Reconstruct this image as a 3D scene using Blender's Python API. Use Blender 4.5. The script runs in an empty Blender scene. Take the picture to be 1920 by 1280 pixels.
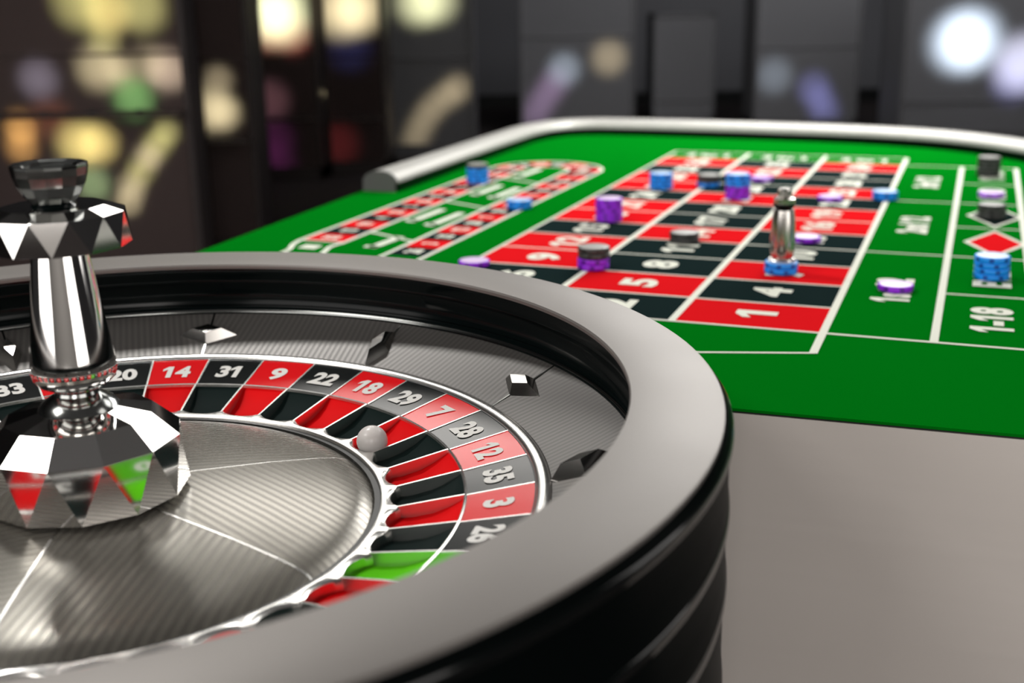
import bpy, bmesh, math, random
from mathutils import Vector, Matrix
from math import sin, cos, pi, radians, hypot, atan2, sqrt
random.seed(7)
scene = bpy.context.scene
col = scene.collection
# ------------------------------------------------------------------ camera
F = 2243.36
CAMP = Vector((0, 0, 0.31387))
RT = Vector((0.99984935, -0.00490073, -0.01665137))
UP = Vector((0.01735757, 0.28229687, 0.95917005))
FW = Vector((0, 0.95931458, -0.2823394))
cd = bpy.data.cameras.new('camera')
cam = bpy.data.objects.new('camera', cd); col.objects.link(cam)
M = Matrix((RT, UP, -FW)).transposed().to_4x4(); M.translation = CAMP
cam.matrix_world = M
cd.sensor_width = 36; cd.lens = F / 1920 * 36
cd.clip_start = 0.02; cd.clip_end = 100
cd.dof.use_dof = True; cd.dof.focus_distance = 0.88; cd.dof.aperture_fstop = 4.9
scene.camera = cam
# ------------------------------------------------------------------ world, exposure
w = bpy.data.worlds.new('world'); scene.world = w; w.use_nodes = True
w.node_tree.nodes['Background'].inputs[0].default_value = (0.9, 0.93, 1, 1)
w.node_tree.nodes['Background'].inputs[1].default_value = 0.05
vs = scene.view_settings
vs.view_transform = 'Standard'; vs.look = 'None'; vs.gamma = 1; vs.use_curve_mapping = False
vs.exposure = 0.0
scene.cycles.caustics_reflective = False
# ------------------------------------------------------------------ lights of the room and added fill lights
WC = Vector((-0.27289, 0.71133, 0))           # axis of the roulette wheel
def area(name, loc, target, sx, sy, power, color=(1, 1, 1)):
    l = bpy.data.lights.new(name, 'AREA'); l.shape = 'RECTANGLE'; l.size = sx; l.size_y = sy
    l.energy = power; l.color = color
    o = bpy.data.objects.new(name, l); col.objects.link(o); o.location = loc
    d = Vector(target) - Vector(loc); o.rotation_euler = d.to_track_quat('-Z', 'Y').to_euler()
    return o
area('spot_lamp', (-0.96, 2.20, 2.14), (-0.27, 0.75, 0), 0.24, 0.24, 25, (1, 0.98, 0.95))
area('pendant_lamp', (-0.30, 2.60, 1.03), (-0.2, 0.8, 0), 0.75, 0.42, 5.2, (1, 0.97, 0.92))
area('table_lamp', (0.85, 2.75, 0.85), (0.5, 2.15, 0), 1.1, 0.4, 24, (1, 0.98, 0.95))
area('overhead_light', (1.5, 2.95, 2.15), (0.5, 1.8, 0), 1.2, 0.9, 14, (1, 0.98, 0.95))
area('overhead_light', (-1.83, 0.35, 2.15), (-0.3, 0.7, 0), 1.0, 0.8, 26, (1, 0.96, 0.92))
area('overhead_light', (1.9, 1.1, 2.15), (0.0, 0.8, 0), 0.8, 0.8, 5, (1, 0.96, 0.92))  # extra light, added to brighten the inside of the wheel
area('fill_light', (-2.6, -1.3, 0.75), (-0.2, 0.7, 0.1), 2.7, 1.7, 46, (1, 0.96, 0.93))  # added fill, gives the chrome stem and crown bright bands
area('fill_light', (2.3, -1.6, 0.65), (0.2, 0.7, 0), 2.0, 1.7, 34, (1, 0.95, 0.91))  # added fill on the right, for chrome reflections and the apron
area('fill_light', (-0.1, -1.9, 0.9), (0.3, 0.9, 0), 0.8, 0.8, 16, (1, 0.95, 0.91))  # added fill, brightens the apron from the front
area('wall_fill', (0.5, -2.6, 2.15), (0.5, -4.0, 0.6), 4.0, 0.3, 40, (1, 0.95, 0.91))  # added fill, lifts the unseen front wall so chrome reflects grey
area('fill_light', (3.0, 1.6, 0.8), (-0.2, 0.7, 0.1), 0.9, 1.5, 9, (1, 0.96, 0.93))  # added fill from the right side, brightens the wheel
area('hall_fill', (2.8, 8.0, 2.1), (2.8, 10, 0), 5, 1.5, 72, (0.97, 0.97, 1))  # added unseen light, brightens the back wall and machine fronts

# ------------------------------------------------------------------ materials
def mat(name, color, metallic=0.0, rough=0.5, spec=0.5, coat=0.0, aniso=0.0, bump=None, emit=None, emit_s=0):
    m = bpy.data.materials.new(name); m.use_nodes = True
    b = m.node_tree.nodes['Principled BSDF']
    b.inputs['Base Color'].default_value = (*color, 1)
    b.inputs['Metallic'].default_value = metallic
    b.inputs['Roughness'].default_value = rough
    b.inputs['Specular IOR Level'].default_value = spec
    b.inputs['Coat Weight'].default_value = coat
    b.inputs['Coat Roughness'].default_value = 0.12
    b.inputs['Anisotropic'].default_value = aniso
    if emit:
        b.inputs['Emission Color'].default_value = (*emit, 1); b.inputs['Emission Strength'].default_value = emit_s
    if bump:
        N = m.node_tree.nodes; L = m.node_tree.links
        tc = N.new('ShaderNodeTexCoord'); nz = N.new('ShaderNodeTexNoise'); bp = N.new('ShaderNodeBump')
        nz.inputs['Scale'].default_value = bump[0]; nz.inputs['Detail'].default_value = 4
        bp.inputs['Strength'].default_value = bump[1]; bp.inputs['Distance'].default_value = bump[2]
        L.new(tc.outputs['Object'], nz.inputs['Vector']); L.new(nz.outputs['Fac'], bp.inputs['Height'])
        L.new(bp.outputs['Normal'], b.inputs['Normal'])
    return m
def brushed(name, c1, c2, period, angle, rough, metallic=1.0, bump=0.3, rv=0.12):
    """metal cut with fine straight grooves; the grain runs in the piece's own coordinates"""
    m = mat(name, c1, metallic, rough)
    N = m.node_tree.nodes; L = m.node_tree.links; b = N['Principled BSDF']
    tc = N.new('ShaderNodeTexCoord'); mp = N.new('ShaderNodeMapping'); wv = N.new('ShaderNodeTexWave')
    mp.inputs['Rotation'].default_value = (0, 0, -angle)
    mp.inputs['Scale'].default_value = (1, 1, 0)
    wv.wave_type = 'BANDS'; wv.bands_direction = 'Y'; wv.inputs['Scale'].default_value = 0.314 / period
    wv.inputs['Distortion'].default_value = 0.25; wv.inputs['Detail'].default_value = 1
    mx = N.new('ShaderNodeMix'); mx.data_type = 'RGBA'
    mx.inputs['A'].default_value = (*c1, 1); mx.inputs['B'].default_value = (*c2, 1)
    L.new(tc.outputs['Object'], mp.inputs['Vector']); L.new(mp.outputs['Vector'], wv.inputs['Vector'])
    L.new(wv.outputs['Fac'], mx.inputs['Factor']); L.new(mx.outputs['Result'], b.inputs['Base Color'])
    mr = N.new('ShaderNodeMapRange'); mr.inputs['To Min'].default_value = rough; mr.inputs['To Max'].default_value = rough + rv
    L.new(wv.outputs['Fac'], mr.inputs['Value']); L.new(mr.outputs['Result'], b.inputs['Roughness'])
    bp = N.new('ShaderNodeBump'); bp.inputs['Strength'].default_value = bump; bp.inputs['Distance'].default_value = 0.0006
    L.new(wv.outputs['Fac'], bp.inputs['Height']); L.new(bp.outputs['Normal'], b.inputs['Normal'])
    return m
def streaked(name, color, rough, scale, metallic=0.9):
    """satin sheet metal with faint long streaks"""
    m = mat(name, color, metallic, rough)
    N = m.node_tree.nodes; L = m.node_tree.links; b = N['Principled BSDF']
    tc = N.new('ShaderNodeTexCoord'); mp = N.new('ShaderNodeMapping'); nz = N.new('ShaderNodeTexNoise')
    mp.inputs['Scale'].default_value = scale; nz.inputs['Scale'].default_value = 1; nz.inputs['Detail'].default_value = 3
    mr = N.new('ShaderNodeMapRange'); mr.inputs['To Min'].default_value = rough - 0.05; mr.inputs['To Max'].default_value = rough + 0.08
    L.new(tc.outputs['Object'], mp.inputs['Vector']); L.new(mp.outputs['Vector'], nz.inputs['Vector'])
    L.new(nz.outputs['Fac'], mr.inputs['Value']); L.new(mr.outputs['Result'], b.inputs['Roughness'])
    return m
SILVER = streaked('satin_silver', (0.22, 0.205, 0.192), 0.5, (6, 6, 60), 0.55)
APRON = streaked('satin_apron', (0.74, 0.69, 0.645), 0.5, (3, 3, 160), 0.25)
RAILM = streaked('rail_silver', (0.42, 0.415, 0.392), 0.5, (5, 5, 5), 0.35)
BLACK = mat('black_lacquer', (0.002, 0.004, 0.004), 0, 0.16, 0.12)
BLACKM = mat('black_satin', (0.008, 0.009, 0.009), 0, 0.4)
CHROME = mat('chrome', (0.86, 0.85, 0.83), 1, 0.07)
CHROMES = mat('chrome_satin', (0.9, 0.89, 0.86), 1, 0.27)
DEFL = mat('deflector_metal', (0.45, 0.44, 0.42), 1, 0.1)
ENDCAP = mat('rail_end_grey', (0.10, 0.10, 0.098), 0.3, 0.6)
WALLBLK = mat('wall_lacquer', (0.002, 0.003, 0.003), 0, 0.3, 0.004)
BEAD = mat('bead_lacquer', (0.003, 0.004, 0.004), 0, 0.12, 0.35)
GUNMETAL = mat('gunmetal', (0.30, 0.31, 0.30), 1, 0.16)
BOWL = brushed('brushed_bowl', (0.145, 0.138, 0.130), (0.105, 0.10, 0.095), 0.0052, 0.0, 0.40, 0.5, 0.03, 0.06)
CONE = brushed('brushed_cone', (0.30, 0.283, 0.243), (0.195, 0.182, 0.16), 0.0062, radians(-40), 0.24, 0.55, 0.03, 0.06)
PRED = mat('red_enamel', (0.86, 0.006, 0.010), 0, 0.18, 0.30)
PBLK = mat('black_enamel', (0.008, 0.010, 0.010), 0, 0.18, 0.30)
PGRN = mat('green_enamel', (0.10, 0.55, 0.01), 0, 0.18, 0.30)
KRED = mat('pocket_red', (0.88, 0.004, 0.006), 0, 0.6, 0.04)
KBLK = mat('pocket_black', (0.006, 0.014, 0.013), 0, 0.6, 0.04)
KGRN = mat('pocket_green', (0.13, 0.70, 0.01), 0, 0.6, 0.04)
WPRINT = mat('white_print', (0.85, 0.84, 0.80), 0, 0.5, 0.3)
BALL = mat('ball_white', (0.83, 0.79, 0.76), 0, 0.3, 0.5)
def felt(name, c, v=0.12):
    m = mat(name, c, 0, 0.95, 0.0, bump=(2600, 0.35, 0.0006))
    N = m.node_tree.nodes; L = m.node_tree.links; b = N['Principled BSDF']
    tc = N.new('ShaderNodeTexCoord'); nz = N.new('ShaderNodeTexNoise'); nz.inputs['Scale'].default_value = 900
    mx = N.new('ShaderNodeMix'); mx.data_type = 'RGBA'
    mx.inputs['A'].default_value = (*[x * (1 - v) for x in c], 1); mx.inputs['B'].default_value = (*[x * (1 + v) for x in c], 1)
    L.new(tc.outputs['Object'], nz.inputs['Vector']); L.new(nz.outputs['Fac'], mx.inputs['Factor'])
    L.new(mx.outputs['Result'], b.inputs['Base Color'])
    return m
FELT = felt('green_felt', (0.0005, 0.16, 0.007))
FRED = felt('red_felt_print', (0.68, 0.010, 0.014)); FBLK = felt('black_felt_print', (0.010, 0.020, 0.020))
FLINE = felt('white_felt_print', (0.80, 0.82, 0.72), 0.05)

# ------------------------------------------------------------------ object helpers
def tag(o, label, cat, group=None):
    o['label'] = label; o['category'] = cat
    if group: o['group'] = group
    return o
def empty(name, loc=(0, 0, 0), rotz=0):
    o = bpy.data.objects.new(name, None); col.objects.link(o)
    o.empty_display_size = 0.05; o.location = loc; o.rotation_euler = (0, 0, rotz); return o
def link(name, me, m=None, parent=None, loc=(0, 0, 0), smooth=False):
    if m is not None and not me.materials: me.materials.append(m)
    o = bpy.data.objects.new(name, me); col.objects.link(o)
    if parent: o.parent = parent
    o.location = loc
    return o
def mesh(name, verts, faces, smooth=False, sharp=40):
    me = bpy.data.meshes.new(name); me.from_pydata([tuple(v) for v in verts], [], faces); me.update()
    bm = bmesh.new(); bm.from_mesh(me); bmesh.ops.remove_doubles(bm, verts=bm.verts, dist=1e-6)
    bmesh.ops.recalc_face_normals(bm, faces=bm.faces)
    if smooth:
        for f in bm.faces: f.smooth = True
        for e in bm.edges:
            if len(e.link_faces) == 2 and e.calc_face_angle(0) > radians(sharp): e.smooth = False
    bm.to_mesh(me); bm.free(); return me
def lathe(name, prof, n=96, a0=0, a1=2 * pi, smooth=True, sharp=40, closed=False):
    """prof: list of (r, z); closed joins the last point to the first"""
    full = abs(a1 - a0 - 2 * pi) < 1e-6
    k = n if full else n + 1
    V = []; Fc = []; p = len(prof)
    for i in range(k):
        a = a0 + (a1 - a0) * i / n
        for r, z in prof: V.append((r * cos(a), r * sin(a), z))
    for i in range(n):
        j = (i + 1) % k
        for q in range(p if closed else p - 1):
            q2 = (q + 1) % p
            Fc.append((i * p + q, j * p + q, j * p + q2, i * p + q2))
    if not full and closed:
        Fc.append(tuple(range(p))); Fc.append(tuple((k - 1) * p + q for q in range(p)))
    return mesh(name, V, Fc, smooth, sharp)
def prism(name, poly, z0, z1):
    n = len(poly)
    V = [(x, y, z0) for x, y in poly] + [(x, y, z1) for x, y in poly]
    Fc = [tuple(range(n))[::-1], tuple(range(n, 2 * n))] + [(i, (i + 1) % n, n + (i + 1) % n, n + i) for i in range(n)]
    return mesh(name, V, Fc)
def box(name, x0, x1, y0, y1, z0, z1, bev=0):
    me = prism(name, [(x0, y0), (x1, y0), (x1, y1), (x0, y1)], z0, z1)
    if bev:
        bm = bmesh.new(); bm.from_mesh(me)
        bmesh.ops.bevel(bm, geom=bm.edges[:], offset=bev, segments=2, affect='EDGES', profile=0.5)
        bm.to_mesh(me); bm.free()
    return me
_txt = {}
def text_mesh(s, sx, sy, bold=0.045):
    """flat lettering, centred; sx stretches along the line, capital height becomes sy"""
    key = (s, round(sx, 5), round(sy, 5), bold)
    if key in _txt: return _txt[key]
    def conv(t, b):
        c = bpy.data.curves.new('lettering', 'FONT'); c.body = t; c.size = 1; c.offset = b
        c.resolution_u = 4; c.align_x = 'LEFT'
        o = bpy.data.objects.new('lettering', c); col.objects.link(o)
        dg = bpy.context.evaluated_depsgraph_get()
        me = bpy.data.meshes.new_from_object(o.evaluated_get(dg))
        bpy.data.objects.remove(o); bpy.data.curves.remove(c); return me
    ref = conv('0', bold); ys = [v.co.y for v in ref.vertices]; cap = max(ys) - min(ys); y0 = min(ys)
    me = conv(s, bold)
    V = [tuple(v.co) for v in me.vertices]; Fc = [tuple(p.vertices) for p in me.polygons]
    bm = bmesh.new(); bm.from_mesh(me); seen = set()
    for v in bm.verts:                                   # give every figure one its flag
        if v.index in seen: continue
        comp = []; q = [v]; seen.add(v.index)
        while q:
            x = q.pop(); comp.append(x)
            for e in x.link_edges:
                y = e.other_vert(x)
                if y.index not in seen: seen.add(y.index); q.append(y)
        cx_ = [x.co.x for x in comp]; cy_ = [x.co.y for x in comp]
        if len(comp) == 4 and max(cy_) - min(cy_) > 0.7 and max(cx_) - min(cx_) < 0.25 and '1' in s:
            xl, yt = min(cx_), max(cy_); b0 = len(V)
            V += [(xl + 0.001, yt, 0), (xl - 0.17, yt - 0.17, 0), (xl - 0.17, yt - 0.33, 0), (xl + 0.001, yt - 0.20, 0)]; Fc.append((b0, b0 + 1, b0 + 2, b0 + 3))
    bm.free(); bpy.data.meshes.remove(me)
    me = bpy.data.meshes.new('lettering'); me.from_pydata(V, [], Fc)
    xs = [v.co.x for v in me.vertices]; xm = (min(xs) + max(xs)) / 2
    for v in me.vertices:
        v.co = ((v.co.x - xm) / cap * sx, ((v.co.y - y0) / cap - 0.5) * sy, 0)
    me.update(); _txt[key] = me; return me

# ================================================================== the room
def structure(name, me, m):
    o = link(name, me, m); o['kind'] = 'structure'; return o
FLZ = -0.80
CARPET = mat('dark_carpet', (0.06, 0.05, 0.05), 0, 0.95, 0.1, bump=(300, 0.4, 0.003))
WALLM = mat('grey_wall', (0.20, 0.20, 0.21), 0, 0.8, 0.2, bump=(8, 0.1, 0.01))
CEILM = mat('dark_ceiling', (0.16, 0.16, 0.165), 0, 0.9, 0.2, bump=(20, 0.1, 0.01))
structure('floor', box('floor', -7, 9, -4, 12, FLZ - 0.1, FLZ), CARPET)
structure('wall_back', box('wall_back', -7, 9, 12, 12.15, FLZ, 2.3), WALLM)
SIDEM = mat('pale_wall', (0.5, 0.48, 0.46), 0, 0.85, 0.2, bump=(8, 0.1, 0.01))
structure('wall_left', box('wall_left', -7.15, -7, -4, 12.15, FLZ, 2.3), WALLM)
structure('wall_right', box('wall_right', 9, 9.15, -4, 12.15, FLZ, 2.3), WALLM)
structure('wall_front', box('wall_front', -7.15, 9.15, -4.15, -4, FLZ, 2.3), SIDEM)
structure('ceiling', box('ceiling', -7.15, 9.15, -4.15, 12.15, 2.3, 2.4), CEILM)
structure('baseboard_back', box('baseboard_back', -7, 9, 11.97, 12, FLZ, FLZ + 0.12), BLACKM)

# ================================================================== roulette table
YAW = -0.3718359; A = 0.0949975; B = 0.1450145; DW = 0.0983452
LO = Vector((-0.114484, 1.232578, 0))
EX = Vector((cos(YAW), sin(YAW), 0)); EY = Vector((-sin(YAW), cos(YAW), 0))
def UV(u, v, z=0): return LO + EX * u + EY * v + Vector((0, 0, z))
table = empty('roulette_table', UV(0, 0, FLZ), YAW)
tag(table, 'roulette table with green felt betting layout and rounded silver rail', 'table')
ZT = -FLZ                                     # child offset so that z = 0 is the cloth
wc = WC - LO; WU, WV = wc.dot(EX), wc.dot(EY)
def smooth_path(P, n=8):
    out = []
    for i in range(len(P) - 1):
        p0 = P[max(i - 1, 0)]; p1 = P[i]; p2 = P[i + 1]; p3 = P[min(i + 2, len(P) - 1)]
        for k in range(n):
            t = k / n
            out.append(tuple(0.5 * ((2 * p1[j]) + (-p0[j] + p2[j]) * t + (2 * p0[j] - 5 * p1[j] + 4 * p2[j] - p3[j]) * t * t + (-p0[j] + 3 * p1[j] - 3 * p2[j] + p3[j]) * t ** 3) for j in range(2)))
    out.append(tuple(P[-1])); return out
def arc(cx, cy, r, a0, a1, n=8): return [(cx + r * cos(a0 + (a1 - a0) * i / n), cy + r * sin(a0 + (a1 - a0) * i / n)) for i in range(n + 1)]
def rounded(pts, n=6): return pts
# centre line of the rail (u, v)
left = [(-0.350, 0.635), (-0.3535, 0.85), (-0.3565, 1.05), (-0.3575, 1.22)]
corner1 = [(-0.354, 1.34), (-0.322, 1.435), (-0.255, 1.485), (-0.16, 1.497)]
back = [(0.0, 1.492), (0.16, 1.482), (0.31, 1.466)]
corner2 = [(0.43, 1.438), (0.53, 1.388), (0.63, 1.296), (0.71, 1.17), (0.76, 1.0)]
right = [(0.785, 0.75), (0.79, 0.4), (0.79, 0.05), (0.79, -0.16)]
path = smooth_path(left + corner1 + back + corner2 + right, 8)
def normals(P):
    N = []
    for i in range(len(P)):
        a = P[max(i - 1, 0)]; b = P[min(i + 1, len(P) - 1)]
        dx, dy = b[0] - a[0], b[1] - a[1]; l = hypot(dx, dy); N.append((-dy / l, dx / l))     # left of travel = outward
    return N
NP = normals(path)
RW = 0.031
outer_edge = [(p[0] + n[0] * RW, p[1] + n[1] * RW) for p, n in zip(path, NP)]
# outline of the cloth, with the round bay the wheel stands in
def front_v(u): return -0.2478 + 0.0417 * u
RB = 0.408
def bay_hits():
    hits = []
    for s in range(-4000, 4000):
        u0, u1 = s / 4000, (s + 1) / 4000
        g = lambda u: hypot(u - WU, front_v(u) - WV) - RB
        if g(u0) * g(u1) <= 0: hits.append(u0)
    return hits
hb = bay_hits()
aL = atan2(front_v(hb[0]) - WV, hb[0] - WU); aR = atan2(front_v(hb[-1]) - WV, hb[-1] - WU)
bay = arc(WU, WV, RB, aR, aL, 40)
outline = [(-0.352, front_v(-0.352)), (-0.352, 0.0), (-0.366, 0.3), (-0.378, 0.58)] + outer_edge + [(0.82, front_v(0.82))] + bay
outline = outline[::-1]
def inset_poly(P, d):
    out = []
    for i in range(len(P)):
        a = P[i - 1]; b = P[(i + 1) % len(P)]; dx, dy = b[0] - a[0], b[1] - a[1]; l = hypot(dx, dy) or 1
        out.append((P[i][0] - dy / l * d, P[i][1] + dx / l * d))
    return out
def sgn_area(P): return sum(P[i - 1][0] * P[i][1] - P[i][0] * P[i - 1][1] for i in range(len(P))) / 2
if sgn_area(outline) < 0: outline = outline[::-1]
link('cloth', prism('cloth', outline, -0.0022, 0.0), FELT, table, (0, 0, ZT))
edge = link('edge_shadow_strip', prism('edge_shadow_strip', inset_poly(outline, 0.0015), -0.0040, -0.0022), BLACKM, table, (0, 0, ZT))  # dark strip put in for the shadow line below the cloth edge
edge['label'] = 'dark strip standing in for shade under the green cloth'
apr_o = inset_poly(outline, 0.0); apr_i = inset_poly(outline, 0.03)
def ring_prism(name, Po, Pi, z0, z1):
    n = len(Po); V = [(*p, z) for z in (z0, z1) for P in (Po, Pi) for p in P]
    Fc = []
    for i in range(n):
        j = (i + 1) % n
        Fc += [(i, j, 2 * n + j, 2 * n + i), (n + i, 3 * n + i, 3 * n + j, n + j), (2 * n + i, 2 * n + j, 3 * n + j, 3 * n + i), (i, n + i, n + j, j)]
    return mesh(name, V, Fc, True, 35)
link('apron', ring_prism('apron', apr_o, apr_i, -0.33, -0.0040), APRON, table, (0, 0, ZT))
for (u, v) in ((-0.28, 0.15), (0.70, -0.10), (-0.25, 1.25), (0.55, 1.15)):
    link('leg', lathe('leg', [(0.0, 0), (0.05, 0), (0.05, 0.02), (0.035, 0.04), (0.035, 0.44), (0.06, 0.47), (0.06, 0.79), (0, 0.79)], 24), BLACKM, table, (u, v, 0))
# rail: black foot with a rounded silver cap, in two lengths that meet at a joint
def sweep(name, P, N, prof, caps=True):
    n = len(prof); V = []; Fc = []
    for p, q in zip(P, N):
        for a, z in prof: V.append((p[0] + q[0] * a, p[1] + q[1] * a, z))
    for i in range(len(P) - 1):
        for k in range(n):
            k2 = (k + 1) % n; Fc.append((i * n + k, i * n + k2, (i + 1) * n + k2, (i + 1) * n + k))
    if caps: Fc += [tuple(range(n)), tuple((len(P) - 1) * n + k for k in range(n))]
    return mesh(name, V, Fc, True, 50)
cap_prof = [(RW, 0.0)] + [(RW * cos(t), 0.008 + 0.027 * sin(t)) for t in [pi * k / 14 for k in range(15)]] + [(-RW, 0.007), (-RW + 0.004, 0.004), (-RW + 0.006, 0.0)]
foot_prof = [(-RW + 0.005, 0.0), (-RW + 0.005, 0.013), (-RW + 0.001, 0.014), (-RW - 0.001, 0.012), (-RW - 0.001, 0.0)]
cap_prof = [(RW, 0.0), (RW, 0.010)] + [(RW * cos(t), 0.0155 + 0.0185 * sin(t)) for t in [pi * k / 14 for k in range(1, 14)]] + [(-RW, 0.0155), (-RW + 0.004, 0.0140), (-RW + 0.004, 0.0)]
js = min(range(len(path)), key=lambda i: abs(path[i][0] - 0.335) + (0 if path[i][1] > 1.3 else 9))
for (i0, i1) in ((0, js + 1), (js, len(path))):
    P = path[i0:i1]; N = NP[i0:i1]
    if i0: P = [tuple(P[0][j] + (P[1][j] - P[0][j]) * 0.06 for j in range(2))] + P[1:]
    r = link('rail', sweep('rail', P, N, cap_prof), RAILM, table, (0, 0, ZT))
    f = link('rail_foot', sweep('rail_foot', P, N, [(-RW + 0.0037, 0.0), (-RW + 0.0037, 0.0138), (-RW + 0.0004, 0.0138), (-RW + 0.0004, 0.0)]), BLACK, r)
    f['label'] = 'black inner foot of the rail'
    if not i0:
        d = (P[0][0] - P[1][0], P[0][1] - P[1][1]); l_ = hypot(*d)
        e = link('end_cap', sweep('end_cap', [P[0], (P[0][0] + d[0] / l_ * 0.004, P[0][1] + d[1] / l_ * 0.004)], [N[0], N[0]], cap_prof), ENDCAP, r)
        e['label'] = 'dark grey end of the rail'

# ---- printed layout (all lies flat on the cloth)
def flat(name, poly, z, m, parent=table, base=ZT):
    me = mesh(name, [(x, y, 0) for x, y in poly], [tuple(range(len(poly)))])
    if me.polygons[0].normal.z < 0: me.flip_normals()
    return link(name, me, m, parent, (0, 0, base + z))
def strip(P, wd, closed=False):
    """outline mesh data of a printed line through P"""
    n = len(P); V = []; Fc = []
    for i in range(n):
        a = P[i - 1] if (i or closed) else P[0]; b = P[(i + 1) % n] if (i < n - 1 or closed) else P[-1]
        d1 = Vector((P[i][0] - a[0], P[i][1] - a[1])); d2 = Vector((b[0] - P[i][0], b[1] - P[i][1]))
        d1 = d1.normalized() if d1.length > 1e-9 else d2.normalized(); d2 = d2.normalized() if d2.length > 1e-9 else d1
        t = (d1 + d2).normalized(); nn = Vector((-t.y, t.x)); k = wd / 2 / max(0.5, nn.dot(Vector((-d1.y, d1.x))))
        V += [(P[i][0] + nn.x * k, P[i][1] + nn.y * k, 0), (P[i][0] - nn.x * k, P[i][1] - nn.y * k, 0)]
    for i in range(n if closed else n - 1):
        j = (i + 1) % n; Fc.append((2 * i, 2 * i + 1, 2 * j + 1, 2 * j))
    return V, Fc
def printed_line(P, wd, z=0.0007, closed=False, name='printed_line', m=None):
    V, Fc = strip(P, wd, closed); me = mesh(name, V, Fc)
    if me.polygons and me.polygons[0].normal.z < 0: me.flip_normals()
    return link(name, me, m or FLINE, table, (0, 0, ZT + z))
def printed_text(s, u, v, sx, sy, rot=pi / 2, parent=None, z=0.0009, name='numeral'):
    o = link(name, text_mesh(s, sx, sy), FLINE, parent or table)
    if parent: o.location = (u, v, z)
    else: o.location = (u, v, ZT + z)
    o.rotation_euler = (0, 0, rot); return o
REDS = {1, 3, 5, 7, 9, 12, 14, 16, 18, 19, 21, 23, 25, 27, 30, 32, 34, 36}
for n in range(1, 37):
    row = (n - 1) // 3; c = 2 - (n - 1) % 3
    u0, u1, v0, v1 = c * B, (c + 1) * B, row * A, (row + 1) * A
    me = mesh('number_cell', [(-B / 2, -A / 2, 0), (B / 2, -A / 2, 0), (B / 2, A / 2, 0), (-B / 2, A / 2, 0)], [(0, 1, 2, 3)])
    cell = link('number_cell', me, FRED if n in REDS else FBLK, table, ((u0 + u1) / 2, (v0 + v1) / 2, ZT + 0.0004))
    printed_text(str(n), 0.002, 0, 0.058 if n < 10 else 0.046, 0.042, parent=cell, z=0.0006)
TL, NL = 0.0075, 0.0042
for c in range(4):
    printed_line([(c * B, -0.001 if c < 3 else -0.068), (c * B, 12.95 * A)], TL if c else NL * 1.1)
printed_line([(3 * B + DW, 0), (3 * B + DW, 12 * A)], TL, 0.0008)
UR = 3 * B + 0.186
printed_line([(UR, -0.002), (UR, 12 * A)], TL, 0.0008)
for r in range(13):
    printed_line([(0, r * A), (3 * B, r * A)], NL if r else NL * 1.1, 0.0006)
printed_line([(0, 12.95 * A), (3 * B, 12.95 * A)], NL, 0.0006)
for r in (0, 4, 8, 12): printed_line([(3 * B, r * A), (UR + 0.004, r * A)], 0.005 if not r else NL, 0.0006)
for r in (2, 6, 10): printed_line([(3 * B + DW, r * A), (UR, r * A)], NL, 0.0006)
printed_line([(0.0, 0), (-0.001, -0.045), (0.1, -0.13), (0.334, -0.0967), (0.436, -0.0665)], NL, 0.0006)   # zero box
for c in range(3): printed_text('2 to 1', (c + 0.5) * B, 12.47 * A, 0.028, 0.038, 0, name='lettering')
for r, s in ((2, '1st 12'), (6, '2nd 12'), (10, '3rd 12')): printed_text(s, 3 * B + 0.5 * DW, r * A, 0.034, 0.040, name='lettering')
for r, s, k in ((1, '1-18', 0.040), (3, 'EVEN', 0.036), (9, 'ODD', 0.036), (11, '19-36', 0.034)):
    printed_text(s, 3 * B + DW + 0.049, r * A, k, 0.040, name='lettering')
for vc, m in ((0.4735, FRED), (0.663, FBLK)):
    uc = 3 * B + DW + 0.0525
    dm = [(uc - 0.034, vc), (uc, vc - 0.078), (uc + 0.034, vc), (uc, vc + 0.078)]
    flat('diamond_print', dm, 0.0005, m)
    printed_line(dm, 0.006, 0.0007, True, 'diamond_outline')
# racetrack (neighbour bets)
RL, RR, RV0, RV1 = -0.270, -0.066, 0.245, 0.925
RIL, RIR = -0.205, -0.120
rcx = (RL + RR) / 2; rro = (RR - RL) / 2; rri = (RIR - RIL) / 2
outp = [(RL, RV0)] + arc(rcx, RV1, rro, pi, 0, 18) + [(RR, RV0)]
inp = [(RIL, RV0)] + arc(rcx, RV1, rri, pi, 0, 18) + [(RIR, RV0)]
printed_line(outp + [(RR, 0.12)], 0.006, 0.0008); printed_line(inp + [(RIR, 0.12)], 0.006, 0.0008)
printed_line(smooth_path([(RL, RV0), (RL + 0.006, 0.215), (RL + 0.018, 0.185), (RL + 0.02, 0.15)], 5), 0.007, 0.0008)
printed_line(smooth_path([(RIL, RV0), (RIL - 0.004, 0.215), (RIL + 0.004, 0.185), (RIL + 0.012, 0.15)], 5), 0.007, 0.0008)
printed_line([(RL + 0.004, RV0), (RIL, RV0)], 0.005, 0.0007)
def race_cell(poly, k, mid, rot, num):
    c = flat('track_cell', [(x - mid[0], y - mid[1]) for x, y in poly], 0.0004, FRED if k % 2 == 0 else FBLK)
    c.location = (mid[0], mid[1], ZT + 0.0004)
    printed_text(num, 0, 0, 0.017, 0.024, rot, parent=c, z=0.0006)
WHEEL = [0, 32, 15, 19, 4, 21, 2, 25, 17, 34, 6, 27, 13, 36, 11, 30, 8, 23, 10, 5, 24, 16, 33, 1, 20, 14, 31, 9, 22, 18, 29, 7, 28, 12, 35, 3, 26]
LP = 0.0488; ns = 14
seqL = [26, 3, 35, 12, 28, 7, 29, 18, 22, 9, 31, 14, 20, 1][::1]
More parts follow.
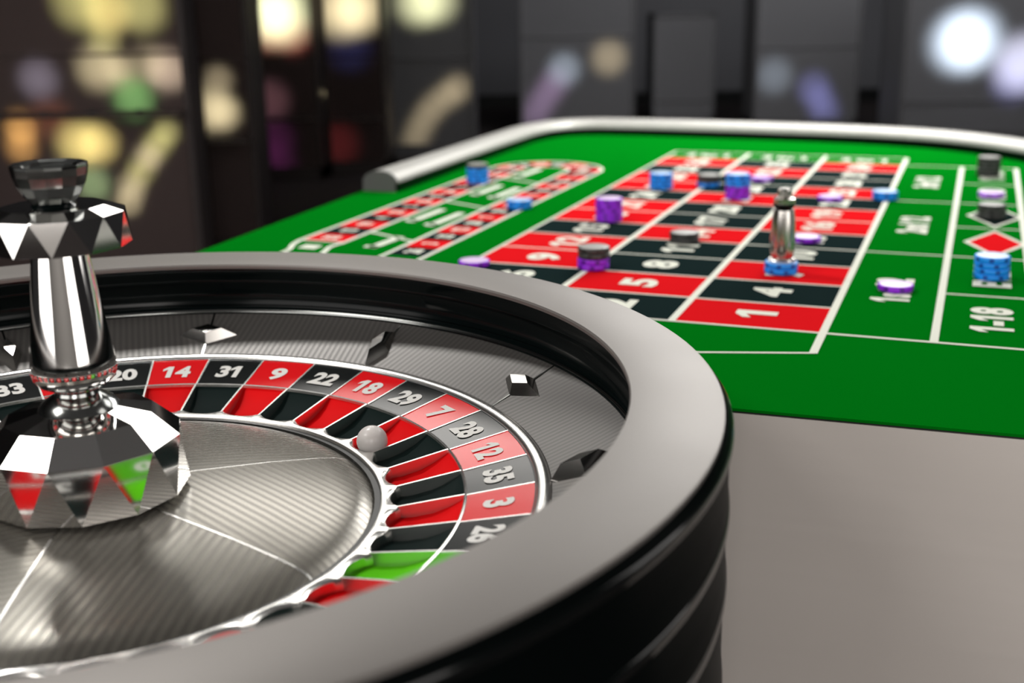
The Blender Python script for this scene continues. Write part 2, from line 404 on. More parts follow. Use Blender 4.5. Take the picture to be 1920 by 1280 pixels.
for k in range(ns):
    v0 = RV0 + k * LP * (RV1 - RV0) / (ns * LP); v1 = v0 + (RV1 - RV0) / ns
    race_cell([(RL, v0), (RIL, v0), (RIL, v1), (RL, v1)], k, ((RL + RIL) / 2, (v0 + v1) / 2), pi / 2, str([32, 15, 19, 4, 21, 2, 25, 17, 34, 6, 27, 13, 36, 11][k]))
    race_cell([(RIR, v0), (RR, v0), (RR, v1), (RIR, v1)], k, ((RR + RIR) / 2, (v0 + v1) / 2), pi / 2, str([3, 35, 12, 28, 7, 29, 18, 22, 9, 31, 14, 20, 1, 33][k]))
race_cell([(RIR, RV0 - LP), (RR, RV0 - LP), (RR, RV0), (RIR, RV0)], 1, ((RR + RIR) / 2, RV0 - LP / 2), pi / 2, '26')
for k in range(7):
    t0 = pi - k * pi / 7; t1 = t0 - pi / 7
    P = arc(rcx, RV1, rro, t0, t1, 3) + arc(rcx, RV1, rri, t1, t0, 3); tm = (t0 + t1) / 2
    race_cell(P, k, (rcx + (rro + rri) / 2 * cos(tm), RV1 + (rro + rri) / 2 * sin(tm)), tm - pi / 2, str([30, 8, 23, 10, 5, 24, 16][k]))
printed_line([(RIL, 0.319), (RIR, 0.276)], 0.0055, 0.0007); printed_line([(RIL, 0.572), (RIR, 0.529)], 0.0055, 0.0007); printed_line([(RIL, 0.815), (RIR, 0.77)], 0.0055, 0.0007)
printed_line([(-0.247, 0.208), (-0.222, 0.208)], 0.022, 0.0007, name='lettering')
# worn lettering of the racetrack cells, only strokes can be made out
def stroke(P, wd=0.013): printed_line(P, wd, 0.0007, name='lettering')
stroke([(-0.156, 0.225), (-0.150, 0.30)]); stroke([(-0.168, 0.232), (-0.15, 0.232)], 0.012)
for v0 in (0.40, 0.635, 0.83):
    stroke([(-0.185, v0), (-0.181, v0 + 0.105)]); stroke([(-0.197, v0 + 0.012), (-0.178, v0 + 0.012)], 0.012)
    if v0 < 0.8: stroke([(-0.146, v0 - 0.02), (-0.142, v0 + 0.085)]); stroke([(-0.158, v0 - 0.008), (-0.139, v0 - 0.008)], 0.012)

# ================================================================== roulette wheel
BZ = -0.27
wheel = empty('roulette', (WC.x, WC.y, BZ), 0)
tag(wheel, 'large roulette wheel with silver rim, black wall and chrome turret beside the table', 'roulette wheel')
WZ = -BZ
H = 0.0802; RIN = 0.3445
def wp(name, me, m, parent=None, rot=0):
    o = link(name, me, m, parent or wheel, (0, 0, 0 if parent else WZ)); o.rotation_euler = (0, 0, rot); return o
rim = wp('rim', lathe('rim', [(0.3450, H - 0.004), (RIN, H - 0.0015), (RIN + 0.0008, H), (0.3985, H), (0.4, H - 0.0008), (0.4, H - 0.004)], 200, sharp=30, closed=True), SILVER)
wall = wp('outer_wall', lathe('outer_wall', [(0.398, H - 0.0042), (0.4015, H - 0.003), (0.4040, H - 0.006), (0.4052, H - 0.011), (0.4045, H - 0.016), (0.4030, H - 0.021), (0.4030, H - 0.040), (0.4035, H - 0.052), (0.4040, H - 0.060), (0.4026, H - 0.066),
    (0.4026, H - 0.085), (0.4035, H - 0.100), (0.4035, H - 0.108), (0.4024, H - 0.113), (0.4022, H - 0.15), (0.4030, H - 0.168), (0.4030, H - 0.178), (0.4018, H - 0.184), (0.4015, H - 0.30), (0.404, H - 0.32), (0.404, BZ), (0.36, BZ), (0.36, H - 0.0042)], 200, sharp=50, closed=True), WALLBLK)
for zc, rr in ((H - 0.0105, 0.4040), (H - 0.058, 0.4032), (H - 0.104, 0.4030), (H - 0.173, 0.4026)):
    wp('wall_bead', lathe('wall_bead', [(rr - 0.001, zc - 0.0042), (rr + 0.0010, zc - 0.0030), (rr + 0.0012, zc), (rr + 0.0010, zc + 0.0030), (rr - 0.001, zc + 0.0042)], 200, sharp=60, closed=True), BEAD)
track = wp('ball_track', lathe('ball_track', [(0.3452, H - 0.0035), (0.3462, H - 0.008), (0.3500, H - 0.014), (0.3512, H - 0.0165), (0.3512, H - 0.018), (0.3545, H - 0.022), (0.3572, H - 0.030), (0.3575, H - 0.036), (0.3560, H - 0.0400), (0.3572, H - 0.0415), (0.3562, H - 0.0445), (0.3549, H - 0.0458), (0.3525, H - 0.0468), (0.352, H - 0.052), (0.362, H - 0.052), (0.362, H - 0.0035)], 200, sharp=35, closed=True), BLACK)
lip = wp('track_lip', lathe('track_lip', [(0.3552, H - 0.0452), (0.3542, H - 0.0446), (0.3532, H - 0.0458), (0.3530, H - 0.048), (0.3552, H - 0.048)], 200, closed=True), GUNMETAL)
# lower bowl: twelve brushed panels with seams, twelve deflectors
zo, zi, ro, ri = 0.0325, 0.0100, 0.3530, 0.2970
pan = lathe('bowl_panel', [(ri, zi), ((ro + ri) / 2, (zo + zi) / 2 - 0.001), (ro, zo), (ro, zo - 0.004), (ri, zi - 0.004)], 12, radians(-14.86), radians(14.86), sharp=30, closed=True)
for k in range(12):
    wp('bowl_panel', pan, BOWL, rot=radians(15 + 30 * k))
seam = mesh('seam_strip', [(ri, -0.0007, zi - 0.001), (ri, 0.0007, zi - 0.001), (ro, 0.0007, zo - 0.001), (ro, -0.0007, zo - 0.001), (ri, -0.0007, zi + 0.0003), (ri, 0.0007, zi + 0.0003), (ro, 0.0007, zo + 0.0003), (ro, -0.0007, zo + 0.0003)],
    [(0, 1, 2, 3), (4, 5, 6, 7), (0, 1, 5, 4), (1, 2, 6, 5), (2, 3, 7, 6), (3, 0, 4, 7)])
for k in range(12): wp('seam_strip', seam, GUNMETAL, rot=radians(30 * k))
def deflector(L, W, h):
    t = 0.5
    V = [(L, 0, 0), (0, W, 0), (-L, 0, 0), (0, -W, 0), (L * t, 0, h), (0, W * t, h), (-L * t, 0, h), (0, -W * t, h)]
    return mesh('deflector', V, [(0, 1, 2, 3), (4, 5, 6, 7)] + [(i, (i + 1) % 4, 4 + (i + 1) % 4, 4 + i) for i in range(4)])
sl = atan2(zo - zi, ro - ri)
dT = deflector(0.026, 0.0125, 0.0085); dR = deflector(0.026, 0.0095, 0.0105)
for k in range(12):
    a = radians(30 * k); tang = k % 2 == 1
    o = link('deflector', dT if tang else dR, DEFL, wheel)
    X = Vector((cos(a) * cos(sl), sin(a) * cos(sl), sin(sl))); Y = Vector((-sin(a), cos(a), 0)); Z = X.cross(Y)
    if tang: X, Y = Y, -X
    R = Matrix((X, Y, Z)).transposed().to_4x4()
    rc = 0.3235 if tang else 0.3185
    R.translation = Vector((rc * cos(a), rc * sin(a), zi + (rc - ri) * (zo - zi) / (ro - ri) + WZ - 0.0008))
    o.matrix_local = R
# wheel head
RCH, ZCH, RNP, ZNP = 0.28695, 0.00875, 0.24114, 0.00070
wp('chrome_ring', lathe('chrome_ring', [(0.2868, 0.004), (0.2868, 0.0095), (0.2885, 0.0112), (0.2925, 0.0120), (0.2955, 0.0112), (0.2968, 0.0095), (0.2968, 0.004)], 180, sharp=60, closed=True), CHROMES)
wp('ring_gap', lathe('ring_gap', [(0.2860, 0.0050), (0.2860, 0.0091), (0.2870, 0.0094), (0.2870, 0.0050)], 180, closed=True), BLACKM)
TH0 = radians(88.163); ST = 2 * pi / 37
panel_me = lathe('number_panel', [(RNP + 0.0008, ZNP), (RCH - 0.0008, ZCH), (RCH - 0.0008, ZCH - 0.004), (RNP + 0.0008, ZNP - 0.004)], 4, -ST / 2, ST / 2, sharp=30, closed=True)
RSI, ZSI = 0.197, -0.0068
def pocket_me():
    V = []; Fc = []; n = 4; prof = [(RNP + 0.0002, ZNP - 0.0006), (0.2385, -0.0022), (0.230, -0.0068), (0.220, -0.0108), (0.206, -0.0135), (0.190, -0.0138)]
    prof = prof + [(0.190, -0.016), (RNP + 0.0002, -0.016)]
    return lathe('pocket', prof, n, -ST / 2, ST / 2, sharp=30, closed=True)
pocket = pocket_me()
def copy_mesh(me, m):
    c = me.copy(); c.materials.clear(); c.materials.append(m); return c
pm = {k: copy_mesh(panel_me, m) for k, m in (('r', PRED), ('b', PBLK), ('g', PGRN))}
km = {k: copy_mesh(pocket, m) for k, m in (('r', KRED), ('b', KBLK), ('g', KGRN))}
ps = atan2(ZCH - ZNP, RCH - RNP)
i14 = WHEEL.index(14)
tw = 0.00085
def fin(name, r0, z0, b0, r1, z1, b1, w0, w1):
    V = [(r0, -w0, b0), (r0, w0, b0), (r1, w1, b1), (r1, -w1, b1), (r0, -w0, z0), (r0, w0, z0), (r1, w1, z1), (r1, -w1, z1)]
    return mesh(name, V, [(0, 1, 2, 3), (4, 5, 6, 7), (0, 1, 5, 4), (1, 2, 6, 5), (2, 3, 7, 6), (3, 0, 4, 7)])
divider = fin('divider', RSI - 0.003, ZSI + 0.0004, -0.0145, RNP, ZNP + 0.0010, -0.012, 0.0008, 0.0008)
pline = fin('panel_line', RNP, ZNP + 0.0004, ZNP - 0.002, RCH - 0.0008, ZCH + 0.0004, ZCH - 0.002, 0.0007, 0.0007)
for i, n in enumerate(WHEEL):
    am = TH0 + (0.5) * ST - (i - i14) * ST
    k = 'g' if n == 0 else ('r' if n in REDS else 'b')
    pa = wp('number_panel', pm[k], None, rot=am)
    t = link('numeral', text_mesh(str(n), 0.0215 if n < 10 else 0.0185, 0.0205), WPRINT, pa)
    X = Vector((0, -1, 0)); Y = Vector((cos(ps), 0, sin(ps))); Z = X.cross(Y)
    R = Matrix((X, Y, Z)).transposed().to_4x4()
    rc = 0.2635; R.translation = Vector((rc, 0, ZNP + (rc - RNP) * math.tan(ps) + 0.0006)); t.matrix_local = R
    wp('pocket', km[k], None, rot=am)
    wp('divider', divider, CHROMES, rot=am - ST / 2)
    wp('panel_line', pline, CHROMES, rot=am - ST / 2)
wp('pocket_ring', lathe('pocket_ring', [(RNP - 0.0009, ZNP - 0.004), (RNP - 0.0009, ZNP + 0.0006), (RNP, ZNP + 0.0012), (RNP + 0.0009, ZNP + 0.0007), (RNP + 0.0009, ZNP - 0.004)], 180, closed=True), CHROMES)
# scalloped inner ring
def scallop():
    V = []; Fc = []; n = 37 * 16
    for i in range(n):
        a = TH0 + i / 16 * ST; ph = (i % 16) / 16
        q = (1 - sin(pi * ph)) ** 1.2                      # 1 at each divider, 0 in the middle of a pocket
        r1 = 0.1915 + 0.0078 * q
        for r, z in ((0.1850, -0.0080), (0.1858, -0.0062), (0.1880, -0.0056), (r1 - 0.0015, -0.0062), (r1, -0.0074), (r1 + 0.0008, -0.0140), (0.1850, -0.0140)):
            V.append((r * cos(a), r * sin(a), z))
    for i in range(n):
        j = (i + 1) % n
        for q in range(7): Fc.append((i * 7 + q, j * 7 + q, j * 7 + (q + 1) % 7, i * 7 + (q + 1) % 7))
    return mesh('scalloped_ring', V, Fc, True, 40)
wp('scalloped_ring', scallop(), CHROMES)
wp('cone_gap', lathe('cone_gap', [(0.1812, -0.014), (0.1812, -0.0082), (0.1852, -0.0082), (0.1852, -0.014)], 180, closed=True), BLACKM)
# cone in six brushed sectors
cs = lathe('cone_sector', [(0.030, 0.0105), (0.07, 0.0078), (0.12, 0.0028), (0.155, -0.0020), (0.168, -0.0046), (0.176, -0.0074), (0.1812, -0.0108), (0.1812, -0.014), (0.03, 0.004)], 24, radians(-29.75), radians(29.75), sharp=30, closed=True)
for k in range(6): wp('cone_sector', cs, CONE, rot=radians(60 * k))
CSEAM = fin('cone_seam', 0.04, 0.0103, 0.006, 0.1812, -0.0075, -0.012, 0.0008, 0.0008)
def cone_seam():
    P = [(0.04, 0.0100), (0.07, 0.0078), (0.12, 0.0028), (0.155, -0.0020), (0.168, -0.0046), (0.176, -0.0074), (0.1812, -0.0108)]
    V = []; Fc = []
    for r, z in P:
        for y, dz in ((-0.0008, 0.0003), (0.0008, 0.0003), (0.0008, -0.003), (-0.0008, -0.003)): V.append((r, y, z + dz))
    for i in range(len(P) - 1):
        for q in range(4): Fc.append((i * 4 + q, i * 4 + (q + 1) % 4, i * 4 + 4 + (q + 1) % 4, i * 4 + 4 + q))
    return mesh('cone_seam', V, Fc)
cse = cone_seam()
for k in range(6): wp('cone_seam', cse, CHROMES, rot=radians(30 + 60 * k))
# turret
def facets(name, rings, n=12, cap_top=True, cap_bot=True):
    """rings: (r, z, phase in half steps); consecutive rings with different phase are joined by triangles"""
    V = []; Fc = []
    for r, z, ph in rings:
        for i in range(n):
            a = radians(-75) + (i + ph / 2) * 2 * pi / n; V.append((r * cos(a), r * sin(a), z))
    for k in range(len(rings) - 1):
        o0, o1 = k * n, (k + 1) * n; p0, p1 = rings[k][2], rings[k + 1][2]
        for i in range(n):
            j = (i + 1) % n
            if p0 == p1: Fc.append((o0 + i, o0 + j, o1 + j, o1 + i))
            elif p1 > p0: Fc += [(o0 + i, o0 + j, o1 + i), (o0 + j, o1 + j, o1 + i)]
            else: Fc += [(o0 + i, o0 + j, o1 + j), (o0 + i, o1 + j, o1 + i)]
    if cap_bot: Fc.append(tuple(range(n))[::-1])
    if cap_top: Fc.append(tuple((len(rings) - 1) * n + i for i in range(n)))
    return mesh(name, V, Fc)
turret = wp('turret_gem', facets('turret_gem', [(0.055, 0.0105, 0), (0.0632, 0.0125, 0), (0.0615, 0.0475, 1), (0.0450, 0.0625, 1), (0.0185, 0.0685, 1)]), CHROME)
wp('gem_base', lathe('gem_base', [(0.0, 0.004), (0.054, 0.004), (0.052, 0.0115), (0, 0.0115)], 48, sharp=30), BLACK)
wp('turret_neck', lathe('turret_neck', [(0, 0.064), (0.0250, 0.0665), (0.0225, 0.0705), (0.0175, 0.0740), (0.0135, 0.0765), (0.0128, 0.0785), (0.0150, 0.0800), (0.0150, 0.0812), (0, 0.082)], 48, sharp=35), GUNMETAL)
wp('turret_stem', lathe('turret_stem', [(0, 0.0805), (0.0150, 0.0805), (0.0215, 0.0835), (0.0250, 0.0880), (0.0258, 0.0925), (0.0250, 0.1000), (0.0205, 0.1350), (0.0168, 0.1640), (0.0160, 0.1715), (0, 0.1715)], 72, sharp=35), CHROME)
wp('turret_crown', facets('turret_crown', [(0.036, 0.1690, 0), (0.0428, 0.1705, 0), (0.0415, 0.1905, 1), (0.0300, 0.1945, 1)], 12), CHROME)
wp('finial_foot', lathe('finial_foot', [(0, 0.1935), (0.0135, 0.1940), (0.0120, 0.1960), (0.0118, 0.1975), (0, 0.198)], 40), BLACK)
fin_p = [(0.0, 0.1965), (0.0128, 0.1965), (0.0165, 0.2010), (0.0198, 0.2070), (0.0215, 0.2130), (0.0222, 0.2175), (0.0222, 0.2190), (0.0212, 0.2196), (0.0165, 0.2185), (0.0150, 0.2172), (0.0, 0.2168)]
wp('finial', lathe('finial', fin_p, 14, smooth=False), GUNMETAL)
# ball
bp_ = lathe('roulette_ball', [(0.0114 * sin(pi * k / 24), -0.0114 * cos(pi * k / 24)) for k in range(25)], 48)
ball_a = radians(33.3); ball_r = 0.2022
ball = link('roulette_ball', bp_, BALL, None, (WC.x + ball_r * cos(ball_a), WC.y + ball_r * sin(ball_a), -0.0136 + 0.0114))
tag(ball, 'small white ball lying in the red seven pocket of the wheel', 'ball')
# stand below the wheel, out of the picture
st = empty('wheel_stand', (WC.x, WC.y, FLZ)); tag(st, 'dark round pedestal that carries the roulette wheel', 'stand')
link('top_plate', lathe('top_plate', [(0, 0.50), (0.40, 0.50), (0.40, 0.53), (0, 0.53)], 64, sharp=30), BLACKM, st)
link('column', lathe('column', [(0, 0.03), (0.22, 0.03), (0.16, 0.25), (0.22, 0.50), (0, 0.50)], 48, sharp=30), BLACKM, st)
link('foot_plate', lathe('foot_plate', [(0, 0.0), (0.34, 0.0), (0.34, 0.02), (0.30, 0.03), (0, 0.03)], 64, sharp=30), BLACKM, st)

# ================================================================== chips
CR, CT = 0.0186, 0.0062
def chipmat(n, c, r=0.42): return mat('chip_' + n, c, 0, r, 0.5)
CM = {'blue': (chipmat('blue', (0.0, 0.29, 0.95)), chipmat('blue_dark', (0.0, 0.06, 0.36)), chipmat('blue_face', (0.50, 0.68, 0.90))),
      'purple': (chipmat('purple', (0.30, 0.012, 0.75)), chipmat('purple_dark', (0.09, 0.004, 0.28)), chipmat('purple_face', (0.74, 0.58, 0.84))),
      'grey': (chipmat('grey', (0.035, 0.037, 0.036)), chipmat('grey_dark', (0.010, 0.011, 0.011)), chipmat('grey_face', (0.34, 0.34, 0.32)))}
body = lathe('body', [(0, 0), (CR - 0.0008, 0), (CR, 0.0008), (CR, CT - 0.0008), (CR - 0.0008, CT), (0, CT)], 40, sharp=50)
def marks_me():
    V = []; Fc = []
    for k in range(7):
        a0 = k * 2 * pi / 7; wd = radians(15)
        for (d0, d1, z0, z1) in ((0, wd, 0.0010, CT - 0.0010),):
            b = len(V)
            for i in range(4):
                a = a0 + d0 + (d1 - d0) * i / 3
                V += [((CR + 0.00015) * cos(a), (CR + 0.00015) * sin(a), z0), ((CR + 0.00015) * cos(a), (CR + 0.00015) * sin(a), z1)]
            for i in range(3): Fc.append((b + 2 * i, b + 2 * i + 2, b + 2 * i + 3, b + 2 * i + 1))
    return mesh('edge_marks', V, Fc)
marks = marks_me(); face = lathe('face', [(0, CT + 0.0001), (CR * 0.86, CT + 0.0001), (CR * 0.88, CT), (0, CT)], 32, closed=True)
proto = {}
for c in CM: proto[c] = (copy_mesh(body, CM[c][0]), copy_mesh(marks, CM[c][1]), copy_mesh(face, CM[c][2]))
def chip(c, u, v, z, rot, label, group):
    o = empty('poker_chip', UV(u, v, z), YAW + rot); tag(o, label, 'chip', group)
    for nm, me in zip(('body', 'edge_marks', 'face'), proto[c]): link(nm, me, None, o)
ORD = ['lowest', 'second-lowest', 'third-lowest', 'fourth-lowest', 'fifth-lowest']
STACKS = [  # u, v, colours bottom to top, where
    (-0.2272, 0.752, ['blue'] * 4 + ['grey'], 'of the tall stack on the left racetrack strip'),
    (-0.0738, 0.545, ['blue'] * 2, 'of the pair on the right racetrack strip'),
    (0.0113, 0.168, ['purple'], 'beside red nine at the wheel rim'),
    (0.0827, 0.485, ['purple'] * 5, 'of the tall purple stack between fifteen and eighteen'),
    (0.0836, 0.775, ['blue'] * 4, 'of the blue stack near number twenty-seven'),
    (0.1519, 0.818, ['blue', 'grey', 'grey'], 'of the stack on the line beside twenty-six'),
    (0.2186, 0.715, ['purple'] * 3 + ['blue'] * 3, 'of the two-tone stack on twenty-three'),
    (0.2241, 0.900, ['purple'], 'on the far middle column behind the two-tone stack'),
    (0.1501, 0.196, ['purple'] * 2 + ['grey'] * 2, 'of the stack at the corner of six and eight'),
    (0.2161, 0.372, ['grey'] * 2, 'of the low stack between eleven and fourteen'),
    (0.3597, 0.236, ['blue'] * 2, 'of the pair under the chrome marker on seven'),
    (0.3624, 0.420, ['purple'], 'on black thirteen'),
    (0.3549, 0.735, ['purple'], 'on black twenty-two'),
    (0.4317, 0.765, ['blue'] * 2, 'of the pair beside twenty-five'),
    (0.4865, 0.190, ['purple'], 'on the first dozen box'),
    (0.5815, 0.276, ['blue'] * 4, 'of the tall spotted stack on the EVEN box'),
    (0.5812, 0.650, ['grey'] * 3, 'of the stack on the black diamond'),
    (0.5810, 0.830, ['purple'], 'on the ODD box'),
    (0.5758, 1.045, ['grey'] * 5, 'of the tall stack on the box at the far right end'),
]
CNAME = {'blue': 'blue', 'purple': 'purple', 'grey': 'dark grey'}
for u, v, cs_, where in STACKS:
    n = len(cs_)
    for k, c in enumerate(cs_):
        if n == 1: lab = 'single %s chip lying %s' % (CNAME[c], where)
        else: lab = '%s %s chip %s' % ('topmost' if k == n - 1 else ORD[k], CNAME[c], where)
        chip(c, u + random.uniform(-.0005, .0005), v + random.uniform(-.0005, .0005), 0.0014 + k * (CT + 0.00015), random.uniform(0, 6.28), lab, 'chips on the layout')
# win marker
mk = empty('win_marker', UV(0.3597, 0.236, 0.0014 + 2 * (CT + 0.00015)), YAW)
tag(mk, 'slim chrome win marker standing on the blue chips on seven', 'marker')
def lm(name, prof, m, n=40, sm=True): link(name, lathe(name, prof, n, smooth=sm, sharp=35), m, mk)
MARK = mat('marker_metal', (0.55, 0.53, 0.50), 1, 0.22)
lm('base', [(0, 0), (0.0150, 0), (0.0155, 0.002), (0.0140, 0.0036), (0.0, 0.004)], CHROMES)
lm('stem', [(0, 0.0035), (0.0118, 0.004), (0.0135, 0.012), (0.0140, 0.025), (0.0128, 0.048), (0.0112, 0.059), (0, 0.059)], MARK)
lm('collar', [(0, 0.0585), (0.0085, 0.0585), (0.0120, 0.0640), (0.0125, 0.0660), (0, 0.066)], BLACK)
lm('crown', [(0, 0.0655), (0.0120, 0.0655), (0.0122, 0.0715), (0.0085, 0.0730), (0, 0.073)], MARK, 12, False)
lm('knob', [(0, 0.072), (0.0062, 0.072), (0.0080, 0.0750), (0.0078, 0.0810), (0.0060, 0.0830), (0, 0.0832)], MARK, 12, False)

# ================================================================== slot machines in the hall behind
def px(x, y, Y):
    d = FW + RT * ((x - 960) / F) - UP * ((y - 640) / F)
    t = (Y - CAMP.y) / d.y; return CAMP + d * t
CAB = mat('cabinet_dark', (0.055, 0.044, 0.043), 0, 0.5, 0.3)
BARB = mat('brown_trim', (0.085, 0.065, 0.06), 0, 0.6, 0.2); BARG = mat('grey_trim', (0.16, 0.16, 0.165), 0, 0.6, 0.2)
CABG = mat('cabinet_grey', (0.16, 0.16, 0.165), 0, 0.6, 0.3)
def acrylic(name, c):
    m = bpy.data.materials.new(name); m.use_nodes = True
    n = m.node_tree.nodes; l = m.node_tree.links; n.remove(n['Principled BSDF'])
    t = n.new('ShaderNodeBsdfTranslucent'); t.inputs[0].default_value = (0.8, 0.8, 0.8, 1)
    d = n.new('ShaderNodeBsdfDiffuse'); d.inputs[0].default_value = (*c, 1)
    k = n.new('ShaderNodeAddShader'); l.new(t.outputs[0], k.inputs[0]); l.new(d.outputs[0], k.inputs[1])
    l.new(k.outputs[0], n['Material Output'].inputs[0]); return m
GLOW = acrylic('frosted_brown_acrylic', (0.075, 0.055, 0.052)); GLOWG = acrylic('frosted_grey_acrylic', (0.15, 0.15, 0.155))
def bulb(P, fwhm, c, L, parent, origin):
    h = fwhm * 0.9
    l = bpy.data.lights.new('bulb', 'SPOT'); l.color = c; l.energy = L * pi * 4 * pi * h * h / 0.8 * BULBK; l.shadow_soft_size = 0.01
    l.spot_size = 2 * math.atan(0.85 * fwhm / h); l.spot_blend = 0.9
    o = bpy.data.objects.new('bulb', l); col.objects.link(o); o.parent = parent
    o.location = Vector((P.x, P.y + h, P.z)) - origin; o.rotation_euler = (-pi / 2, 0, 0)
BULBK = 1.0
def slot_machine(x0, x1, Y, label, blobs, ztop=0.66, splits=(108, 222), pane=None, CAB=CAB, D=0.5):
    """cabinet with frosted lit fronts; x0, x1: left and right side seen at depth Y"""
    a = px(x0, 150, Y).x; b = px(x1, 150, Y).x; org = Vector(((a + b) / 2, Y, FLZ)); hw = (b - a) / 2
    root = empty('slot_machine', org); tag(root, label, 'slot machine', 'slot machines in the hall')
    H_ = ztop - FLZ; t = 0.02
    V = []
    bx = [(-hw, -hw + t, 0, D, 0, H_), (hw - t, hw, 0, D, 0, H_), (-hw, hw, D - t, D, 0, H_), (-hw, hw, 0, D, H_ - t, H_), (-hw, hw, 0, D, 0, 0.08)]
    for nm, q in zip(('side_panel', 'side_panel', 'back_panel', 'top_panel', 'plinth'), bx): link(nm, box(nm, *q), CAB, root)
    zs = [0.08] + sorted(px((x0 + x1) / 2, q, Y).z - FLZ for q in splits) + [H_ - t]
    for nm, z0, z1 in zip(('belly_glass', 'screen_glass', 'top_glass'), zs[:-1], zs[1:]):
        link(nm, mesh(nm, [(-hw + t, 0.016, z0 + .002), (hw - t, 0.016, z0 + .002), (hw - t, 0.016, z1 - .002), (-hw + t, 0.016, z1 - .002)], [(0, 1, 2, 3)]), pane or GLOW, root)
    for z in zs[1:-1]: link('rail_bar', box('rail_bar', -hw + t, hw - t, 0.006, 0.012, z - 0.006, z + 0.006, 0.002), BARG if pane else BARB, root)
    deck = link('button_deck', box('button_deck', -hw + t, hw - t, -0.09, 0.006, zs[1] - 0.012, zs[1] + 0.004, 0.004), BARG if pane else BARB, root)
    for i in range(4):
        link('button', lathe('button', [(0, 0), (0.018, 0), (0.016, 0.010), (0, 0.012)], 16), BLACKM, deck, (-hw * 0.6 + i * hw * 0.4, -0.055, zs[1] + 0.004))
    for bx_, by_, fw_, c, L in blobs:
        P = px(bx_, by_, Y + 0.016); bulb(P, fw_ * (Y + 0.016) / F * 1.22, c, L * 1.25, root, org)
    return root
YEL = (1, 0.78, 0.26); CRM = (1, 0.82, 0.48); ORA = (1, 0.50, 0.14); GRN = (0.45, 1, 0.30); PAL = (0.95, 0.95, 0.55); MAG = (0.55, 0.08, 0.42); RED = (0.75, 0.07, 0.08)
TAN = (0.85, 0.68, 0.42); MAU = (0.55, 0.36, 0.62); ICE = (0.72, 0.84, 1); VIO = (0.34, 0.34, 0.85); OLV = (0.75, 0.68, 0.25)
slot_machine(-90, 352, 4.6, 'nearest slot machine at the left with yellow lit glass', [
    (118, 40, 75, OLV, 0.42), (150, 5, 70, OLV, 0.45), (200, 20, 60, YEL, 0.55), (195, 75, 45, OLV, 0.30), (265, 15, 65, OLV, 0.45),
    (72, 148, 55, (0.7, 0.6, 0.75), 0.16), (185, 128, 60, CRM, 0.38), (225, 130, 45, CRM, 0.3), (312, 132, 55, (1, 0.75, 0.55), 0.38), (280, 120, 50, CRM, 0.2),
    (250, 182, 55, GRN, 0.28), (38, 240, 45, ORA, 0.42), (40, 275, 45, ORA, 0.35), (95, 225, 60, (0.7, 0.2, 0.1), 0.10), (148, 270, 60, YEL, 0.55), (182, 268, 55, YEL, 0.55),
    (312, 248, 36, OLV, 0.36), (295, 270, 38, OLV, 0.38), (278, 295, 38, CRM, 0.36), (262, 322, 38, OLV, 0.34), (248, 350, 38, CRM, 0.32), (240, 378, 38, CRM, 0.30), (175, 345, 50, (0.55, 0.75, 0.35), 0.3)], splits=(104, 212), D=0.2)
slot_machine(368, 470, 5.2, 'slot machine with two round yellow lamps behind the wheel', [
    (410, 150, 40, TAN, 0.22), (398, 205, 58, CRM, 0.38), (418, 210, 48, CRM, 0.34), (380, 330, 45, CRM, 0.45), (380, 360, 48, YEL, 0.5), (378, 285, 40, TAN, 0.10)], splits=(110, 262), D=0.3)
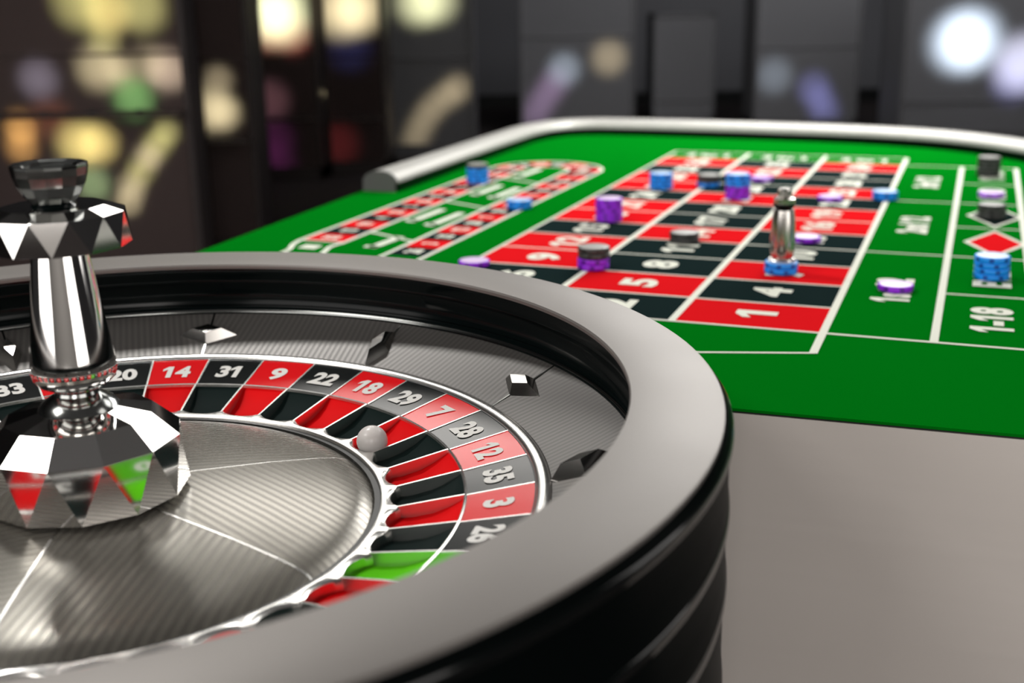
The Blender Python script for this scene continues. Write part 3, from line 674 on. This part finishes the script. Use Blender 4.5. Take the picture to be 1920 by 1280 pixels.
slot_machine(456, 596, 7.4, 'slot machine with pale green lit top and magenta belly glass', [
    (500, 25, 75, PAL, 0.60), (530, 35, 70, PAL, 0.6), (515, 5, 80, PAL, 0.5), (545, 65, 50, RED, 0.25), (500, 70, 40, RED, 0.2), (505, 188, 55, (0.7, 0.3, 0.35), 0.09), (510, 260, 60, MAG, 0.045), (515, 310, 60, MAG, 0.04)])
slot_machine(608, 722, 7.6, 'slot machine with cream lit top and red belly glass', [
    (640, 20, 70, CRM, 0.62), (672, 15, 65, CRM, 0.6), (585 + 22, 180, 55, CRM, 0.5), (632, 270, 60, RED, 0.05), (625, 320, 60, RED, 0.05), (655, 90, 60, (0.1, 0.12, 0.5), 0.06)])
slot_machine(730, 890, 8.4, 'slot machine with a curved tan light strip near the left rail', [
    (785, 5, 60, PAL, 0.55), (815, 0, 60, PAL, 0.5), (858, 165, 40, TAN, 0.20), (838, 180, 40, TAN, 0.18), (815, 198, 40, TAN, 0.16), (798, 220, 40, TAN, 0.14), (785, 245, 40, TAN, 0.13), (775, 270, 40, TAN, 0.11)], splits=(110, 300), pane=GLOWG, CAB=CABG)
slot_machine(975, 1190, 9.6, 'slot machine with a mauve light strip above the far left rail corner', [
    (1142, 108, 48, TAN, 0.26), (1058, 130, 45, ICE, 0.22), (1040, 155, 42, MAU, 0.15), (1025, 178, 42, MAU, 0.13), (1010, 200, 42, MAU, 0.12), (1000, 225, 42, MAU, 0.10)], 0.5, splits=(70, 300), pane=GLOWG, CAB=CABG)
slot_machine(1225, 1340, 10.0, 'dark slot machine with one pale lamp behind the far rail', [(1280, 222, 50, ICE, 0.32)], 0.1, (190, 280), pane=GLOWG, CAB=CABG)
slot_machine(1415, 1610, 9.6, 'slot machine with a violet light strip behind the far rail', [
    (1452, 142, 50, ICE, 0.13), (1525, 165, 45, VIO, 0.17), (1538, 188, 42, VIO, 0.15), (1548, 212, 42, VIO, 0.13), (1552, 232, 42, VIO, 0.12)], 0.5, splits=(90, 300), pane=GLOWG, CAB=CABG)
slot_machine(1690, 1990, 8.6, 'slot machine with bright pale blue round lamps at the far right', [
    (1800, 78, 80, ICE, 0.85), (1822, 75, 80, ICE, 0.85), (1915, 118, 75, (0.78, 0.78, 1), 0.75), (1900, 150, 60, VIO, 0.2)], 0.55, splits=(190, 270), pane=GLOWG, CAB=CABG)
